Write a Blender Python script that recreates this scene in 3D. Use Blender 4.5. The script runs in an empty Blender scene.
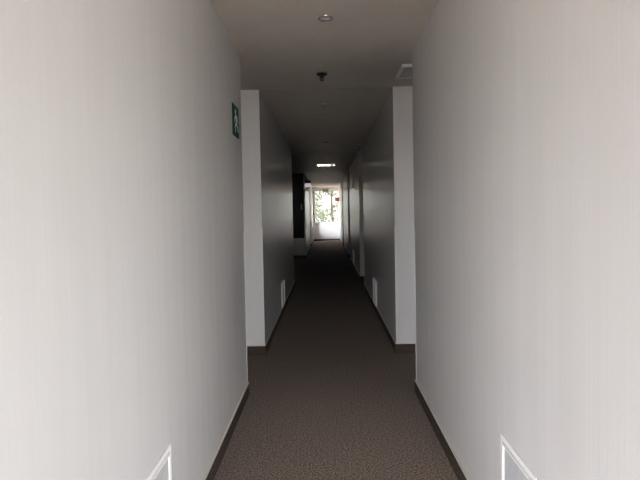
import bpy, bmesh, math, random
from mathutils import Vector, Matrix

S = bpy.context.scene
COL = S.collection
R = math.radians

# ------------------------------------------------------------------ camera
HW = 0.675            # half width of the corridor
H = 2.70              # ceiling height
YM = -0.6             # mouth of the corridor, just behind the camera
YB = -4.2             # window wall of the lobby behind the camera
YE = 24.1             # window wall at the far end
F_PX = 480.0
cam_d = bpy.data.cameras.new('camera')
cam_d.sensor_fit = 'HORIZONTAL'
cam_d.sensor_width = 36.0
cam_d.lens = 36.0 * F_PX / 640.0
cam_d.clip_start = 0.05
cam_d.clip_end = 500
cam = bpy.data.objects.new('camera', cam_d)
COL.objects.link(cam)
cam_d.shift_y = -14 / 640.0
pitch, yaw, roll = math.atan(14 / F_PX), math.atan(6.3 / F_PX), R(1.1)
M = Matrix.Rotation(yaw, 4, 'Z') @ Matrix.Rotation(math.pi / 2 - pitch, 4, 'X') @ Matrix.Rotation(-roll, 4, 'Z')
M.translation = Vector((-0.02, 0.0, 1.453))
cam.matrix_world = M
S.camera = cam

# ------------------------------------------------------------------ world
SKY = 79.0           # open sky behind the camera
DIM = 0.027          # sky over the trees, as a fraction of it
world = bpy.data.worlds.new('sky')
S.world = world
world.use_nodes = True
nt = world.node_tree
nt.nodes.clear()
wo = nt.nodes.new('ShaderNodeOutputWorld')
bg = nt.nodes.new('ShaderNodeBackground')
bg.inputs['Strength'].default_value = SKY
# the bright half of the sky lies behind the camera, the dim half over the trees
tc = nt.nodes.new('ShaderNodeTexCoord')
sx = nt.nodes.new('ShaderNodeSeparateXYZ')
rp = nt.nodes.new('ShaderNodeValToRGB')
nt.links.new(tc.outputs['Generated'], sx.inputs[0])
nt.links.new(sx.outputs['Z'], rp.inputs['Fac'])
mr = nt.nodes.new('ShaderNodeMapRange')
mr.interpolation_type = 'SMOOTHSTEP'
mr.inputs['From Min'].default_value = -0.75
mr.inputs['From Max'].default_value = 0.0
mr.inputs['To Min'].default_value = SKY
mr.inputs['To Max'].default_value = SKY * DIM
nt.links.new(sx.outputs['Y'], mr.inputs['Value'])
nt.links.new(mr.outputs[0], bg.inputs['Strength'])
nt.links.new(rp.outputs['Color'], bg.inputs['Color'])
nt.links.new(bg.outputs[0], wo.inputs['Surface'])
e = rp.color_ramp.elements
e[0].position = 0.0
e[0].color = (0.99, 0.97, 0.97, 1)
e[1].position = 0.5
e[1].color = (0.78, 0.86, 1.0, 1)

# ------------------------------------------------------------------ sun (high behind the camera, to the right)
sd = bpy.data.lights.new('sun', 'SUN')
sd.energy = 330.0
sd.angle = R(1.0)
sd.color = (1.0, 0.94, 0.85)
so = bpy.data.objects.new('sun', sd)
so.rotation_euler = Vector((-0.62, 0.35, -0.70)).to_track_quat('-Z', 'Y').to_euler()
so.location = (20, -20, 25)
COL.objects.link(so)


def portal(name, loc, size, rot):
    d = bpy.data.lights.new(name, 'AREA')
    d.shape = 'RECTANGLE'
    d.size, d.size_y = size
    d.cycles.is_portal = True
    o = bpy.data.objects.new(name, d)
    o.location = loc
    o.rotation_euler = rot
    COL.objects.link(o)


LX = 3.2                         # half width of that lobby
BZ0, BZ1 = 0.25, 2.50            # its two window openings, left and right of a pier
BX0, BX1 = 0.85, 2.90
EX0, EX1, EZ0, EZ1 = -0.61, 0.63, 0.90, 2.53   # opening of the far window
SY0, SY1, SZ0, SZ1 = 22.95, 23.88, 0.4, 2.5  # side window added in the left wall to brighten the last stretch
portal('daylight_side', (-HW - .22, (SY0 + SY1) / 2, (SZ0 + SZ1) / 2), (SZ1 - SZ0, SY1 - SY0), (0, R(-90), 0))
for sg in (-1, 1):
    portal('daylight_behind', (sg * (BX0 + BX1) / 2, YB - 0.02, (BZ0 + BZ1) / 2), (BX1 - BX0, BZ1 - BZ0), (R(90), 0, 0))
portal('daylight_ahead', ((EX0 + EX1) / 2, YE + 0.02, (EZ0 + EZ1) / 2), (EX1 - EX0, EZ1 - EZ0), (R(-90), 0, 0))

# ------------------------------------------------------------------ exposure
S.view_settings.view_transform = 'Standard'
S.view_settings.look = 'None'
S.view_settings.gamma = 1.0
S.view_settings.exposure = 0.0
S.view_settings.use_curve_mapping = False
S.cycles.max_bounces = 16
S.cycles.diffuse_bounces = 8
S.cycles.glossy_bounces = 6
S.cycles.sample_clamp_indirect = 8.0

# ------------------------------------------------------------------ materials


def mat(name, color, rough=0.5, metal=0.0, spec=0.5):
    m = bpy.data.materials.new(name)
    m.use_nodes = True
    b = m.node_tree.nodes['Principled BSDF']
    b.inputs['Base Color'].default_value = (*color, 1)
    b.inputs['Roughness'].default_value = rough
    b.inputs['Metallic'].default_value = metal
    b.inputs['Specular IOR Level'].default_value = spec
    return m


def noise_mix(m, c0, c1, scale, stretch=(1, 1, 1), detail=4, bump=0.0, dist=0.002, lo=0.35, hi=0.65):
    t = m.node_tree
    b = t.nodes['Principled BSDF']
    g = t.nodes.new('ShaderNodeNewGeometry')
    mp = t.nodes.new('ShaderNodeMapping')
    mp.inputs['Scale'].default_value = stretch
    n = t.nodes.new('ShaderNodeTexNoise')
    n.inputs['Scale'].default_value = scale
    n.inputs['Detail'].default_value = detail
    r = t.nodes.new('ShaderNodeValToRGB')
    r.color_ramp.elements[0].position = lo
    r.color_ramp.elements[0].color = (*c0, 1)
    r.color_ramp.elements[1].position = hi
    r.color_ramp.elements[1].color = (*c1, 1)
    t.links.new(g.outputs['Position'], mp.inputs['Vector'])
    t.links.new(mp.outputs[0], n.inputs['Vector'])
    t.links.new(n.outputs['Fac'], r.inputs['Fac'])
    t.links.new(r.outputs['Color'], b.inputs['Base Color'])
    if bump:
        bp = t.nodes.new('ShaderNodeBump')
        bp.inputs['Strength'].default_value = bump
        bp.inputs['Distance'].default_value = dist
        t.links.new(n.outputs['Fac'], bp.inputs['Height'])
        t.links.new(bp.outputs[0], b.inputs['Normal'])
    return m


def wall_paint():
    """pale satin paint: vertical roller streaks plus a fine orange-peel relief"""
    m = noise_mix(mat('wall_paint', (.61, .60, .585), 0.20), (.602, .597, .590), (.622, .617, .610), 9.0,
                  (1, 1, .10), 3, lo=.3, hi=.7)
    t = m.node_tree
    b = t.nodes['Principled BSDF']
    g = t.nodes.new('ShaderNodeNewGeometry')

    def noise(scale, st, det):
        mp = t.nodes.new('ShaderNodeMapping')
        mp.inputs['Scale'].default_value = st
        n = t.nodes.new('ShaderNodeTexNoise')
        n.inputs['Scale'].default_value = scale
        n.inputs['Detail'].default_value = det
        n.inputs['Roughness'].default_value = .65
        t.links.new(g.outputs['Position'], mp.inputs['Vector'])
        t.links.new(mp.outputs[0], n.inputs['Vector'])
        return n
    streak = noise(8, (1, 1, .02), 4)
    peel = noise(120, (1, 1, .6), 3)
    b1 = t.nodes.new('ShaderNodeBump')
    b1.inputs['Strength'].default_value = .6
    b1.inputs['Distance'].default_value = .004
    b2 = t.nodes.new('ShaderNodeBump')
    b2.inputs['Strength'].default_value = .2
    b2.inputs['Distance'].default_value = .002
    t.links.new(streak.outputs['Fac'], b1.inputs['Height'])
    t.links.new(peel.outputs['Fac'], b2.inputs['Height'])
    t.links.new(b1.outputs[0], b2.inputs['Normal'])
    t.links.new(b2.outputs[0], b.inputs['Normal'])
    return m


def glass_mat():
    m = bpy.data.materials.new('window_glass')
    m.use_nodes = True
    t = m.node_tree
    t.nodes.clear()
    out = t.nodes.new('ShaderNodeOutputMaterial')
    mix = t.nodes.new('ShaderNodeMixShader')
    tr = t.nodes.new('ShaderNodeBsdfTransparent')
    gl = t.nodes.new('ShaderNodeBsdfGlossy')
    gl.inputs['Roughness'].default_value = 0.02
    fr = t.nodes.new('ShaderNodeFresnel')
    fr.inputs['IOR'].default_value = 1.45
    t.links.new(fr.outputs[0], mix.inputs[0])
    t.links.new(tr.outputs[0], mix.inputs[1])
    t.links.new(gl.outputs[0], mix.inputs[2])
    t.links.new(mix.outputs[0], out.inputs[0])
    return m


PAINT = wall_paint()
CEIL = noise_mix(mat('ceiling_paint', (.5, .48, .455), .55), (.65, .61, .565), (.69, .645, .60), 6.0)
CARPET = noise_mix(mat('carpet', (.1, .085, .075), .95, spec=.1), (.075, .058, .047), (.285, .226, .186), 95.0,
                   detail=4, bump=.8, dist=.008, lo=.38, hi=.62)
CARPET_B = noise_mix(mat('carpet_skirting', (.08, .06, .05), .95, spec=.1), (.032, .025, .020), (.074, .058, .046), 120.0,
                     detail=3, bump=.5, dist=.003)
BEAD = mat('pale_bead', (.55, .50, .44), .5)
GUARD = mat('white_plastic', (.62, .61, .60), .5)
WHITE = mat('white_enamel', (.80, .79, .78), .28)
PANELG = noise_mix(mat('grey_panel', (.48, .48, .49), .45), (.46, .46, .47), (.50, .50, .51), 30)
GLOSSY = mat('glossy_white', (.82, .82, .80), .06)
CHROME = mat('brushed_steel', (.62, .61, .60), .25, 1.0)
DARK = mat('black_plastic', (.015, .014, .013), .5)
DARKMETAL = mat('dark_metal', (.02, .018, .016), .45, .4)
BLACKPANEL = noise_mix(mat('black_panel', (.008, .008, .009), .55), (.007, .007, .008), (.010, .010, .011), 20)
GREEN = mat('sign_green', (.001, .034, .018), .6, spec=.10)
SIGNWHITE = mat('sign_white', (.78, .80, .78), .4)
RED = mat('sign_red', (.22, .006, .012), .4)
LENS = mat('milky_lens', (.80, .74, .78), .3)
BULB = mat('dark_lamp_glass', (.03, .025, .02), .2)
WOOD = noise_mix(mat('dark_wood', (.08, .05, .035), .4), (.05, .03, .02), (.10, .06, .04), 14, (6, 6, .5))
FRAME = mat('window_frame_white', (.80, .80, .80), .35)
GREYBOX = mat('grey_housing', (.30, .31, .28), .5)
SMOKED = mat('smoked_dome', (.34, .34, .35), .2)
LENS.node_tree.nodes['Principled BSDF'].inputs['Emission Color'].default_value = (1, .88, .95, 1)
LENS.node_tree.nodes['Principled BSDF'].inputs['Emission Strength'].default_value = .45
CARPET.node_tree.nodes['Principled BSDF'].inputs['Sheen Weight'].default_value = .07
CARPET.node_tree.nodes['Principled BSDF'].inputs['Sheen Roughness'].default_value = .4
GLASS = glass_mat()
LEAF = noise_mix(mat('leaf', (.2, .34, .14), .5), (.24, .31, .20), (.44, .51, .40), 1.6)
BARK = noise_mix(mat('bark', (.2, .16, .13), .9), (.14, .11, .09), (.26, .21, .17), 18, (1, 1, .3))
EARTH = noise_mix(mat('earth', (.4, .34, .26), .95), (.50, .43, .355), (.60, .52, .43), .6)

# ------------------------------------------------------------------ mesh helpers


class MB:
    def __init__(self, origin=(0, 0, 0)):
        self.bm = bmesh.new()
        self.o = Vector(origin)

    def box(self, a, b, bevel=0.0):
        a, b = Vector(a), Vector(b)
        r = bmesh.ops.create_cube(self.bm, size=1)
        vs = r['verts']
        for v in vs:
            v.co = Vector([(a[i] + b[i]) / 2 + v.co[i] * (b[i] - a[i]) for i in range(3)]) - self.o
        if bevel:
            es = list({ed for v in vs for ed in v.link_edges})
            bmesh.ops.bevel(self.bm, geom=es, offset=bevel, segments=2, profile=.5, affect='EDGES')
        return self

    def lathe(self, c, prof, n=32, axis='Z'):
        """prof: list of (radius, height) revolved about the axis through c"""
        rings = []
        c = Vector(c) - self.o
        for r, h in prof:
            ring = []
            for k in range(n):
                t = 2 * math.pi * k / n
                p = (r * math.cos(t), r * math.sin(t), h)
                if axis == 'X':
                    p = (h, r * math.cos(t), r * math.sin(t))
                elif axis == 'Y':
                    p = (r * math.cos(t), h, r * math.sin(t))
                ring.append(self.bm.verts.new(c + Vector(p)))
            rings.append(ring)
        for i in range(len(rings) - 1):
            for k in range(n):
                k2 = (k + 1) % n
                self.bm.faces.new((rings[i][k], rings[i][k2], rings[i + 1][k2], rings[i + 1][k]))
        if prof[0][0] > 1e-6:
            self.bm.faces.new(rings[0][::-1])
        if prof[-1][0] > 1e-6:
            self.bm.faces.new(rings[-1])
        bmesh.ops.remove_doubles(self.bm, verts=[v for rg in rings for v in rg], dist=1e-6)
        return self

    def ring(self, c, prof, n=32):
        """closed profile revolved about Z: a ring without caps"""
        rings = []
        c = Vector(c) - self.o
        for r, h in prof:
            rings.append([self.bm.verts.new(c + Vector((r * math.cos(2 * math.pi * k / n), r * math.sin(2 * math.pi * k / n), h)))
                          for k in range(n)])
        m = len(rings)
        for i in range(m):
            j = (i + 1) % m
            for k in range(n):
                k2 = (k + 1) % n
                self.bm.faces.new((rings[i][k], rings[i][k2], rings[j][k2], rings[j][k]))
        return self

    def prism(self, pts, ext):
        """pts: world polygon, ext: extrusion vector"""
        ext = Vector(ext)
        a = [self.bm.verts.new(Vector(p) - self.o) for p in pts]
        b = [self.bm.verts.new(Vector(p) + ext - self.o) for p in pts]
        n = len(pts)
        self.bm.faces.new(a[::-1])
        self.bm.faces.new(b)
        for i in range(n):
            j = (i + 1) % n
            self.bm.faces.new((a[i], a[j], b[j], b[i]))
        return self

    def tube(self, pts, radii, n=8):
        prev = None
        for i, p in enumerate(pts):
            p = Vector(p) - self.o
            d = (Vector(pts[min(i + 1, len(pts) - 1)]) - Vector(pts[max(i - 1, 0)])).normalized()
            u = d.orthogonal().normalized()
            w = d.cross(u)
            rg = [self.bm.verts.new(p + (u * math.cos(2 * math.pi * k / n) + w * math.sin(2 * math.pi * k / n)) * radii[i])
                  for k in range(n)]
            if prev:
                for k in range(n):
                    self.bm.faces.new((prev[k], prev[(k + 1) % n], rg[(k + 1) % n], rg[k]))
            else:
                self.bm.faces.new(rg[::-1])
            prev = rg
        self.bm.faces.new(prev)
        return self

    def build(self, name, m, parent=None, smooth=False):
        bmesh.ops.recalc_face_normals(self.bm, faces=self.bm.faces[:])
        me = bpy.data.meshes.new(name)
        self.bm.to_mesh(me)
        self.bm.free()
        for mm in (m if isinstance(m, (list, tuple)) else [m]):
            me.materials.append(mm)
        if smooth:
            for p in me.polygons:
                p.use_smooth = True
            try:
                me.set_sharp_from_angle(angle=R(40))
            except Exception:
                pass
        o = bpy.data.objects.new(name, me)
        o.location = (0, 0, 0) if parent else self.o
        COL.objects.link(o)
        if parent:
            o.parent = parent
        return o


def thing(name, label, cat, loc, group=None):
    o = bpy.data.objects.new(name, None)
    o.empty_display_size = .05
    COL.objects.link(o)
    o.location = loc
    tag(o, label, cat, group)
    return o


def tag(o, label, cat, group=None):
    o['label'] = label
    o['category'] = cat
    if group:
        o['group'] = group
    return o


def struct(o):
    o['kind'] = 'structure'
    return o


def copy_tree(src, loc, label):
    r = src.copy()
    COL.objects.link(r)
    r.location = loc
    r['label'] = label
    for ch in src.children:
        c = ch.copy()
        COL.objects.link(c)
        c.parent = r
        for g in ch.children:
            d = g.copy()
            COL.objects.link(d)
            d.parent = c
    return r


# ------------------------------------------------------------------ room shell
DEEP = 1.55           # back of the door alcoves
LEFT = [(YM, 3.80), (4.88, 9.45), (15.15, 19.35), (20.42, YE)]
RIGHT = [(YM, 3.80), (4.88, 8.95), (10.03, 14.10), (15.17, 19.35), (20.42, YE)]
LOBBY = 3.2           # depth of the open lobby on the left

m = MB()
for a, b in LEFT[:-1]:
    m.box((-DEEP, a, 0), (-HW, b, H))
m.box((-DEEP, 20.42, 0), (-HW, 20.62, H))
XO = -HW - .20
m.box((XO, 20.62, 0), (-HW, SY0, H))
m.box((XO, SY1, 0), (-HW, YE, H))
m.box((XO, SY0, 0), (-HW, SY1, SZ0))
m.box((XO, SY0, SZ1), (-HW, SY1, H))
m.box((-DEEP - .2, YM, 0), (-DEEP, 9.45, H))
m.box((-LOBBY - .2, 9.25, 0), (-DEEP - .2, 9.45, H))
m.box((-LOBBY - .2, 9.45, 0), (-LOBBY, 15.15, H))
m.box((-LOBBY - .2, 15.15, 0), (-DEEP - .0, 15.35, H))
m.box((-DEEP - .2, 15.35, 0), (-DEEP, 20.62, H))
struct(m.build('wall_left', PAINT))
m = MB()
for a, b in RIGHT:
    m.box((HW, a, 0), (DEEP, b, H))
m.box((DEEP, YM, 0), (DEEP + .2, YE + .2, H))
struct(m.build('wall_right', PAINT))


def end_wall(name, y0, y1, x0, x1, z0, z1):
    m = MB()
    m.box((-DEEP, y0, 0), (DEEP, y1, z0))
    m.box((-DEEP, y0, z1), (DEEP, y1, H))
    m.box((-DEEP, y0, z0), (x0, y1, z1))
    m.box((x1, y0, z0), (DEEP, y1, z1))
    struct(m.build(name, PAINT))


end_wall('wall_far', YE, YE + .2, EX0, EX1, EZ0, EZ1)
m = MB()
m.box((-LX, YB - .2, 0), (LX, YB, BZ0))
m.box((-LX, YB - .2, BZ1), (LX, YB, H))
for a, b in ((-LX, -BX1), (-BX0, BX0), (BX1, LX)):
    m.box((a, YB - .2, BZ0), (b, YB, BZ1))
m.box((-LX - .2, YB - .2, 0), (-LX, YM + .2, H))
m.box((LX, YB - .2, 0), (LX + .2, YM + .2, H))
m.box((-LX, YM, 0), (-DEEP - .2, YM + .2, H))
m.box((DEEP + .2, YM, 0), (LX, YM + .2, H))
struct(m.build('wall_near', PAINT))

struct(MB().box((-3.5, YB - .3, -.2), (3.5, YE + .3, 0)).build('floor', CARPET))
ceil = struct(MB().box((-3.5, YB - .3, H), (3.5, YE + .3, H + .3)).build('ceiling', CEIL))

# holes for the recessed downlights
LAMPS = [(0.0, 3.13), (-.005, 5.6), (0.0, 8.63), (-.01, 10.9), (0.0, 14.1), (0.0, 16.4), (0.0, 20.8)]
cut = MB()
for x, y in LAMPS:
    cut.lathe((x, y, H - .02), [(.041, 0), (.041, .12)], 32)
cutter = cut.build('hole', CEIL)
bo = ceil.modifiers.new('holes', 'BOOLEAN')
bo.object = cutter
bo.operation = 'DIFFERENCE'
bo.solver = 'EXACT'
dg = bpy.context.evaluated_depsgraph_get()
nm = bpy.data.meshes.new_from_object(ceil.evaluated_get(dg))
ceil.modifiers.clear()
ceil.data = nm
nm.name = 'ceiling'
bpy.data.objects.remove(cutter)

# joints in the ceiling where each door alcove begins and ends
tn = 1
for y in (4.88, 10.03, 15.16, 20.42):
    struct(MB().box((-HW, y - .006, H - .003), (HW, y + .006, H - .0001)).build('trim_%d' % tn, CEIL))
    tn += 1

# carpet-covered skirting with a pale bead on top
BH, BT = .092, .012


def skirting(name, runs):
    m = MB()
    for a, b in runs:
        m.box(a, b)
    o = struct(m.build(name, CARPET_B))
    m = MB()
    for a, b in runs:
        m.box((a[0], a[1], b[2]), (b[0], b[1], b[2] + .006))
    struct(m.build('bead', BEAD, o))


def side_runs(sgn, segs):
    runs = []
    for i, (a, b) in enumerate(segs):
        x0, x1 = sorted((sgn * (HW - BT), sgn * HW))
        runs.append(((x0, a, 0), (x1, b, BH)))
        lo, hi = sorted((sgn * (HW - BT), sgn * DEEP))
        if i > 0:
            runs.append(((lo, a - BT, 0), (hi, a, BH)))
        if i < len(segs) - 1:
            runs.append(((lo, b, 0), (hi, b + BT, BH)))
    return runs


skirting('baseboard_left', side_runs(-1, LEFT) + [((-LOBBY, 9.45 + BT, 0), (-LOBBY + BT, 15.15 - BT, BH)),
                                                  ((-LOBBY + BT, 15.15 - BT, 0), (-DEEP, 15.15, BH))])
skirting('baseboard_right', side_runs(1, RIGHT))
skirting('baseboard_far', [((-HW + BT, YE - BT, 0), (HW - BT, YE, BH))])
skirting('baseboard_near', [((-LX, YB, 0), (LX, YB + BT, BH)), ((-LX, YM - BT, 0), (-HW, YM, BH)), ((HW, YM - BT, 0), (LX, YM, BH))])

# white corner guards on the wall ends
G, GT = .018, .003


def guard(sgn, y, d):
    """sgn: side of the corridor; d=-1: wall lies before y, +1: wall lies beyond y"""
    global tn
    m = MB()
    xa, xb = sorted((sgn * HW, sgn * (HW - GT)))
    ya, yb = sorted((y - d * GT, y + d * G))
    m.box((xa, ya, BH + .006), (xb, yb, 1.30))
    xa, xb = sorted((sgn * HW, sgn * (HW + G)))
    ya, yb = sorted((y, y - d * GT))
    m.box((xa, ya, BH + .006), (xb, yb, 1.30))
    struct(m.build('trim_%d' % tn, GUARD))
    tn += 1


for sgn, segs in ((-1, LEFT), (1, RIGHT)):
    for i, (a, b) in enumerate(segs):
        if i > 0:
            guard(sgn, a, 1)
        if i < len(segs) - 1:
            guard(sgn, b, -1)

# ------------------------------------------------------------------ windows


def window(name, x0, x1, z0, z1, y, inward, mull, hinges=False):
    """frame set in the wall opening; inward=+1/-1 is the direction of the room along y"""
    w = .045
    ya, yb = y - .03, y + .03
    m = MB()
    m.box((x0, ya, z0), (x0 + w, yb, z1), .004)
    m.box((x1 - w, ya, z0), (x1, yb, z1), .004)
    m.box((x0 + w, ya, z0), (x1 - w, yb, z0 + w), .004)
    m.box((x0 + w, ya, z1 - w), (x1 - w, yb, z1), .004)
    for q in mull:
        m.box((q - .02, ya, z0 + w), (q + .02, yb, z1 - w), .004)
    o = struct(m.build(name, FRAME))
    g = MB().box((x0 + w * .5, y - .003, z0 + w * .5), (x1 - w * .5, y + .003, z1 - w * .5)).build('pane', GLASS, o)
    s = MB().box((x0 - .02, min(yb if inward > 0 else ya, y + inward * .26), z0 - .02),
                 (x1 + .02, max(yb if inward > 0 else ya, y + inward * .13), z0 + .0), .003)
    return o


window('window_1', EX0, EX1, EZ0, EZ1, YE + .12, -1, [])
struct(MB().box((EX0, YE - .03, EZ0 - .025), (EX1, YE + .08, EZ0), .004).build('trim_%d' % tn, FRAME))
tn += 1
window('window_2', -BX1, -BX0, BZ0, BZ1, YB - .12, 1, [-1.7])
window('window_4', BX0, BX1, BZ0, BZ1, YB - .12, 1, [1.7])

w = .045
m = MB()
xa, xb = -HW - .15, -HW - .09
m.box((xa, SY0, SZ0), (xb, SY0 + w, SZ1), .004)
m.box((xa, SY1 - w, SZ0), (xb, SY1, SZ1), .004)
m.box((xa, SY0 + w, SZ0), (xb, SY1 - w, SZ0 + w), .004)
m.box((xa, SY0 + w, SZ1 - w), (xb, SY1 - w, SZ1), .004)
o = struct(m.build('added_side_window', FRAME))  # frame of the side window added to light the far end
MB().box((-HW - .123, SY0 + .02, SZ0 + .02), (-HW - .117, SY1 - .02, SZ1 - .02)).build('pane', GLASS, o)

# dark hinge blocks on the left jamb of the far window
for k, (z, lab) in enumerate(((2.44, 'small dark hinge on left jamb of the far window, near its top'),
                              (1.36, 'small dark hinge on left jamb of the far window, lower one'))):
    o = MB((EX0 - .03, YE - .006, z)).box((EX0 - .055, YE - .022, z - .05), (EX0 - .015, YE, z + .05), .004).build('window_hinge', DARK)
    tag(o, lab, 'hinge', 'hinges of the far window')

# ------------------------------------------------------------------ alcove doors
dn = 1


def alcove_door(sgn, y0, y1):
    global dn
    xf = sgn * DEEP
    a, b = y0 + .12, y1 - .06
    m = MB()
    lo, hi = sorted((xf, xf - sgn * .03))
    m.box((lo, a, 0.004), (hi, b, 2.08), .003)
    d = struct(m.build('door_%d' % dn, WOOD))
    m = MB()
    lo, hi = sorted((xf, xf - sgn * .045))
    m.box((lo, a - .055, 0), (hi, a - .002, 2.135), .003)
    m.box((lo, b + .002, 0), (hi, b + .055, 2.135), .003)
    m.box((lo, a - .002, 2.083), (hi, b + .002, 2.135), .003)
    m.build('door_frame', WOOD, d)
    m = MB()
    xs = xf - sgn * .03
    m.lathe((xs, b - .07, 1.02), [(.024, 0), (.024, -sgn * .008), (.009, -sgn * .010), (.009, -sgn * .045)], 20, 'X')
    m.tube([(xs - sgn * .042, b - .07, 1.02), (xs - sgn * .045, b - .13, 1.02), (xs - sgn * .042, b - .19, 1.02)], [.009, .009, .007], 10)
    m.build('door_handle', CHROME, d, True)
    dn += 1


for sgn, segs in ((-1, LEFT), (1, RIGHT)):
    for i in range(len(segs) - 1):
        if sgn < 0 and i == 1:
            continue
        alcove_door(sgn, segs[i][1] + .03, segs[i + 1][0] - .03)

# ------------------------------------------------------------------ low wall vents


def wall_vent(sgn, y0, y1, z0, z1, label, dep=.010, out=.020):
    xw = sgn * HW
    root = thing('wall_vent', label, 'vent', (xw, (y0 + y1) / 2, z0), 'low vents along the corridor walls')

    def rim(m, ins, w, dep, bev):
        a, b, c, d = y0 + ins, y1 - ins, z0 + ins, z1 - ins
        lo, hi = sorted((xw, xw - sgn * dep))
        m.box((lo, a, c), (hi, a + w, d), bev)
        m.box((lo, b - w, c), (hi, b, d), bev)
        m.box((lo, a + w, c), (hi, b - w, c + w), bev)
        m.box((lo, a + w, d - w), (hi, b - w, d), bev)
        return m
    o = root.location
    rim(MB(o), 0, .021, out, .0012).build('outer_frame', WHITE, root)
    rim(MB(o), .026, .008, dep, .0012).build('inner_frame', WHITE, root)
    m = MB(o)
    lo, hi = sorted((xw, xw - sgn * .003))
    m.box((lo, y0 + .021, z0 + .021), (hi, y1 - .021, z1 - .021))
    m.build('vent_panel', PANELG, root)


wall_vent(-1, 1.55, 1.925, .10, .520, 'white framed vent low on the near left wall, in the bottom left foreground', .010, .005)
wall_vent(1, 1.60, 1.93, .10, .542, 'white framed vent low on the near right wall, in the bottom right foreground', .010, .005)
wall_vent(-1, 6.74, 7.14, .10, .45, 'white framed vent low on the left wall, past the first left alcove')
wall_vent(1, 6.74, 7.14, .10, .46, 'white framed vent low on the right wall, past the first right alcove')
wall_vent(1, 12.10, 12.50, .10, .47, 'white framed vent low on the right wall, past the dome camera')

# ------------------------------------------------------------------ downlights
GD = 'recessed downlights along the ceiling'
LB = ['round white recessed downlight nearest the camera, before the sprinkler',
      'round recessed downlight in the shaded ceiling just past the dark sprinkler',
      'round recessed downlight beside the ceiling dome camera',
      'round recessed downlight between the dome camera and the shiny ceiling panel',
      'round recessed downlight just past the shiny ceiling panel',
      'small recessed downlight second past the shiny ceiling panel',
      'farthest small recessed downlight, near the hanging exit sign']
first = None
for (x, y), lab in zip(LAMPS, LB):
    if first is None:
        first = thing('recessed_downlight', lab, 'downlight', (x, y, H), GD)
        o = first.location
        MB(o).ring((x, y, H), [(.050, -.0005), (.049, -.004), (.044, -.006), (.038, -.004), (.037, .004), (.0405, .004), (.0405, -.0005)], 40).build('trim_ring', CHROME, first, True)
        MB(o).ring((x, y, H), [(.0372, .004), (.024, .040), (.0245, .042), (.0385, .006)], 40).build('reflector', WHITE, first, True)
        MB(o).lathe((x, y, H), [(.0, .034), (.012, .035), (.0235, .040), (.0235, .07), (0, .07)], 32).build('lamp', BULB, first, True)
    else:
        copy_tree(first, (x, y, H), lab)

# ------------------------------------------------------------------ sprinkler
c = (-.035, 4.38, H)
t = thing('fire_sprinkler', 'small dark fire sprinkler hanging under the ceiling before the first alcoves', 'sprinkler', c)
MB(c).lathe(c, [(.048, 0), (.048, -.005), (.040, -.011), (.014, -.014), (0, -.014)], 28).build('rosette', DARKMETAL, t, True)
m = MB(c)
m.lathe((c[0], c[1], c[2] - .016), [(.009, 0), (.009, -.014), (.0, -.014)], 16)
for s in (-1, 1):
    m.tube([(c[0] + s * .008, c[1], c[2] - .028), (c[0] + s * .014, c[1], c[2] - .042), (c[0] + s * .003, c[1], c[2] - .058)], [.003] * 3, 8)
m.build('frame_arms', DARKMETAL, t, True)
MB(c).lathe((c[0], c[1], c[2] - .056), [(0, 0), (.015, 0), (.015, -.002), (0, -.002)], 20).build('deflector', DARKMETAL, t, True)

# ------------------------------------------------------------------ ceiling grille in the first right alcove
x0, x1, y0, y1 = .652, 1.20, 4.14, 4.52
o3 = (x0, y0, H)
t = thing('ceiling_vent', 'white framed vent in the ceiling of the first right alcove', 'vent', ((x0 + x1) / 2, (y0 + y1) / 2, H))
o3 = t.location
w, dp = .022, .024
m = MB(o3)
m.box((x0, y0, H - dp), (x1, y0 + w, H), .002)
m.box((x0, y1 - w, H - dp), (x1, y1, H), .002)
m.box((x0, y0 + w, H - dp), (x0 + w, y1 - w, H), .002)
m.box((x1 - w, y0 + w, H - dp), (x1, y1 - w, H), .002)
m.build('frame', WHITE, t)
m = MB(o3)
for k in range(12):
    y = y0 + w + .012 + k * (y1 - y0 - 2 * w - .024) / 11
    m.prism([(x0 + w, y - .010, H - .003), (x0 + w, y - .008, H - .003), (x0 + w, y + .010, H - .012), (x0 + w, y + .008, H - .012)],
            (x1 - x0 - 2 * w, 0, 0))
m.build('slats', PANELG, t)
MB(o3).box((x0 + w, y0 + w, H - .002), (x1 - w, y1 - w, H)).build('backing', DARK, t)

# ------------------------------------------------------------------ green exit sign on the near left wall
ys0, ys1, zs0, zs1 = 3.425, 3.655, 2.017, 2.244
root = thing('exit_sign', 'green emergency exit sign with white running figure on the near left wall', 'sign', (-HW, (ys0 + ys1) / 2, zs0))
o3 = root.location
MB(o3).box((-HW, ys0, zs0), (-HW + .006, ys1, zs1), .001).build('plate', GREEN, root)
m = MB(o3)
XS = -HW + .006


def poly(pts):
    # u runs along the wall away from the camera, v upward, both 0..1 on the plate
    m.prism([(XS, ys0 + u * (ys1 - ys0), zs0 + v * (zs1 - zs0)) for u, v in pts], (.0008, 0, 0))


def limb(a, b, w0, w1):
    a, b = Vector(a), Vector(b)
    d = (b - a).normalized()
    n = Vector((-d.y, d.x))
    poly([a + n * w0, a - n * w0, b - n * w1, b + n * w1])


poly([(.44 + .075 * math.cos(2 * math.pi * k / 16), .80 + .075 * math.sin(2 * math.pi * k / 16)) for k in range(16)])
limb((.47, .71), (.56, .44), .085, .065)     # trunk
limb((.46, .68), (.30, .56), .038, .032)     # arms
limb((.30, .57), (.28, .43), .032, .026)
limb((.50, .69), (.72, .62), .038, .030)
limb((.71, .63), (.82, .50), .030, .026)
limb((.54, .45), (.37, .33), .050, .040)     # legs
limb((.38, .35), (.40, .14), .040, .032)
limb((.58, .45), (.74, .34), .050, .040)
limb((.73, .36), (.86, .20), .040, .030)
m.build('pictogram', SIGNWHITE, root)

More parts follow.
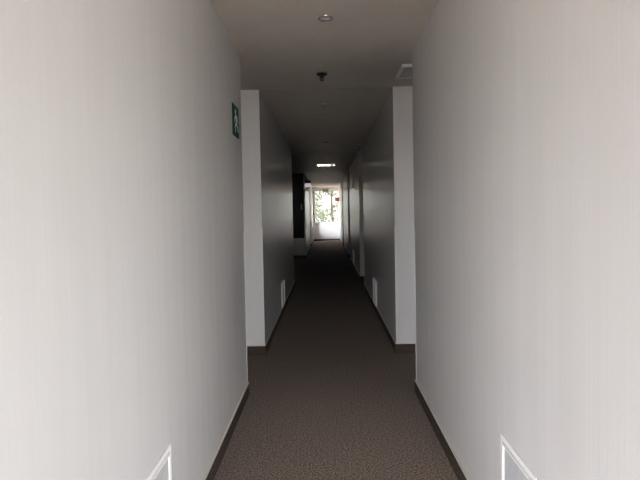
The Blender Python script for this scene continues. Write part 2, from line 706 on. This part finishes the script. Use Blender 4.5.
# ------------------------------------------------------------------ light switches at the wall ends
for sgn, y, lab in ((-1, 9.25, 'small white light switch on the left wall at the lobby corner'),
                    (1, 8.75, 'small white light switch on the right wall under the dome camera')):
    xw = sgn * HW
    root = thing('light_switch', lab, 'switch', (xw, y, 1.32))
    lo, hi = sorted((xw, xw - sgn * .010))
    MB(root.location).box((lo, y - .04, 1.28), (hi, y + .04, 1.36), .002).build('switch_plate', WHITE, root)
    lo, hi = sorted((xw - sgn * .010, xw - sgn * .016))
    MB(root.location).box((lo, y - .02, 1.295), (hi, y + .02, 1.345), .002).build('rocker', WHITE, root)

# ------------------------------------------------------------------ ceiling dome camera
c = (.597, 9.14, H)
t = thing('dome_camera', 'grey dome camera on the ceiling by the right wall', 'camera', c)
MB(c).lathe(c, [(.072, 0), (.072, -.022), (.066, -.028), (0, -.028)], 36).build('base_ring', GREYBOX, t, True)
MB(c).lathe(c, [(.062, -.028)] + [(.062 * math.cos(a), -.036 - .075 * math.sin(a)) for a in [k * math.pi / 20 for k in range(10)]] + [(0, -.111)], 36).build('dome', SMOKED, t, True)

# ------------------------------------------------------------------ shiny ceiling panel
x0, x1, y0, y1 = -.225, .225, 12.5, 13.05
t = thing('ceiling_panel', 'shiny white rectangular light panel on the dark middle stretch of ceiling', 'light panel', (0, 12.77, H))
o3 = t.location
m = MB(o3)
m.box((x0 - .02, y0 - .02, H - .014), (x1 + .02, y0, H), .001)
m.box((x0 - .02, y1, H - .014), (x1 + .02, y1 + .02, H), .001)
m.box((x0 - .02, y0, H - .014), (x0, y1, H), .001)
m.box((x1, y0, H - .014), (x1 + .02, y1, H), .001)
m.build('frame', GREYBOX, t)
MB(o3).box((x0, y0, H - .011), (x1, y1, H)).build('diffuser', GLOSSY, t)

# ------------------------------------------------------------------ lobby wall: black panel and the small plate on it
xa, xb, y = -1.35, -.715, 15.15
t = thing('wall_panel', 'large black panel on the lobby wall facing the camera at left', 'panel', ((xa + xb) / 2, y, .64))
o3 = t.location
MB(o3).box((xa + .02, y - .022, .66), (xb - .02, y, 2.66)).build('panel_face', BLACKPANEL, t)
m = MB(o3)
m.box((xa, y - .030, .64), (xb, y, .66))
m.box((xa, y - .030, 2.66), (xb, y, 2.68))
m.box((xa, y - .030, .66), (xa + .02, y, 2.66))
m.box((xb - .02, y - .030, .66), (xb, y, 2.66))
m.build('panel_frame', DARK, t)
o = MB((-.79, y - .028, 1.62)).box((-.81, y - .034, 1.53), (-.77, y - .022, 1.71), .003).build('wall_plate', WHITE)
tag(o, 'narrow white plate on the large black lobby panel', 'plate')

# ------------------------------------------------------------------ emergency light sticking out of the left wall beyond the lobby
y = 15.22
t = thing('emergency_light', 'dark emergency light with milky lens sticking out of the left wall past the lobby', 'emergency light', (-HW, y, 2.27))
o3 = t.location
MB(o3).box((-HW, y - .05, 2.365), (-HW + .19, y + .05, 2.46), .006).build('housing', DARK, t)
MB(o3).box((-HW + .002, y - .046, 2.25), (-HW + .186, y + .046, 2.365), .010).build('lens', LENS, t)

# ------------------------------------------------------------------ hanging exit sign before the far window
y = 23.4
t = thing('hanging_exit_sign', 'grey exit sign box hanging from the ceiling before the far window', 'sign', (-.03, y, H))
o3 = t.location
MB(o3).box((-.175, y - .035, 2.415), (.115, y + .035, 2.565), .006).build('sign_box', GREYBOX, t)
MB(o3).box((-.195, y - .05, 2.565), (.135, y + .05, 2.60), .006).build('top_rail', GREYBOX, t)
for x in (-.13, .07):
    MB(o3).tube([(x, y, 2.60), (x, y, H)], [.008, .008], 10).build('hanger', CHROME, t, True)

# ------------------------------------------------------------------ red projecting sign at the far right
y = 23.5
t = thing('fire_sign', 'red square sign with white cross lines projecting from the far right wall', 'sign', (HW, y, 1.97))
o3 = t.location
MB(o3).box((.43, y - .006, 1.965), (.635, y + .006, 2.155), .002).build('sign_plate', RED, t)
m = MB(o3)
m.box((.52, y - .0075, 1.975), (.538, y - .006, 2.145))
m.box((.44, y - .0075, 2.062), (.625, y - .006, 2.078))
m.build('sign_lines', SIGNWHITE, t)
MB(o3).box((.630, y - .012, 1.99), (HW, y + .012, 2.13), .002).build('bracket', CHROME, t)

# ------------------------------------------------------------------ glossy wedge plate on the right wall
y0, y1, z0, z1 = 12.0, 12.4, 2.03, 2.41
o = MB((HW, (y0 + y1) / 2, z0))
o.prism([(HW, y0, z0), (HW - .032, y0, z0), (HW - .008, y0, z1), (HW, y0, z1)], (0, y1 - y0, 0))
tag(o.build('wall_sign', GLOSSY), 'glossy white tilted plate high on the right wall past the dome camera', 'sign')

# ------------------------------------------------------------------ outside
m = MB()
fx, fz0, fz1, fy0, fy1 = 70, -3.5, 70, YE + .2, YE + .45  # oversized unseen facade, added to keep sun and bright sky off the trees
m.box((-fx, fy0, fz0), (EX0 - .06, fy1, fz1))
m.box((EX1 + .06, fy0, fz0), (fx, fy1, fz1))
m.box((EX0 - .06, fy0, fz0), (EX1 + .06, fy1, EZ0 - .06))
m.box((EX0 - .06, fy0, EZ1 + .06), (EX1 + .06, fy1, fz1))
struct(m.build('shade_wall_outside', CEIL))
struct(MB().box((-90, -90, -3.7), (90, 120, -3.5)).build('ground', EARTH))


def tree(x, y, h, cr, seed, label):
    rng = random.Random(seed)
    zb = -3.5
    t = thing('leafy_tree', label, 'tree', (x, y, zb), 'trees outside the far window')
    o3 = t.location
    m = MB(o3)
    m.tube([(x, y, zb), (x + .08, y, zb + h * .3), (x - .05, y + .1, zb + h * .6), (x + .05, y, zb + h * .9)], [.16, .13, .09, .03], 10)
    for k in range(14):
        a = rng.uniform(0, 6.28)
        z = zb + h * rng.uniform(.28, .8)
        L = cr * rng.uniform(.5, .9)
        m.tube([(x, y, z), (x + math.cos(a) * L * .5, y + math.sin(a) * L * .5, z + L * .25),
                (x + math.cos(a) * L, y + math.sin(a) * L, z + L * .6)], [.05, .03, .012], 6)
    m.build('trunk', BARK, t, True)
    m = MB(o3)
    for k in range(60):
        while True:
            p = Vector((rng.uniform(-1, 1), rng.uniform(-1, 1), rng.uniform(-1, 1)))
            if p.length < 1:
                break
        cc = Vector((x + p.x * cr, y + p.y * cr, zb + h * .62 + p.z * h * .40))
        for q in range(55):
            d = Vector((rng.gauss(0, 1), rng.gauss(0, 1), rng.gauss(0, .8))) * .26
            n = Vector((rng.gauss(0, 1), rng.gauss(0, 1), rng.gauss(0, 1) + .6)).normalized()
            u = n.orthogonal().normalized()
            u = (Matrix.Rotation(rng.uniform(0, 6.28), 3, n) @ u)
            w = n.cross(u)
            s = rng.uniform(.05, .10)
            c0 = cc + d - m.o
            vs = [m.bm.verts.new(c0 + u * (a * s) + w * (b * s) + n * (z * s)) for a, b, z in
                  ((-1.2, 0, 0), (-.3, -.5, .1), (.5, -.4, .1), (1.3, 0, -.15), (.5, .4, .1), (-.3, .5, .1))]
            m.bm.faces.new(vs)
    m.build('foliage', LEAF, t)


tree(-1.7, 33.0, 8.8, 1.9, 3, 'sunlit leafy tree outside, on the left of the far window')
tree(0.5, 39.5, 9.4, 2.2, 5, 'sunlit leafy tree outside, in the middle of the far window')
tree(2.6, 34.0, 8.4, 1.7, 8, 'sunlit leafy tree outside, on the right of the far window')
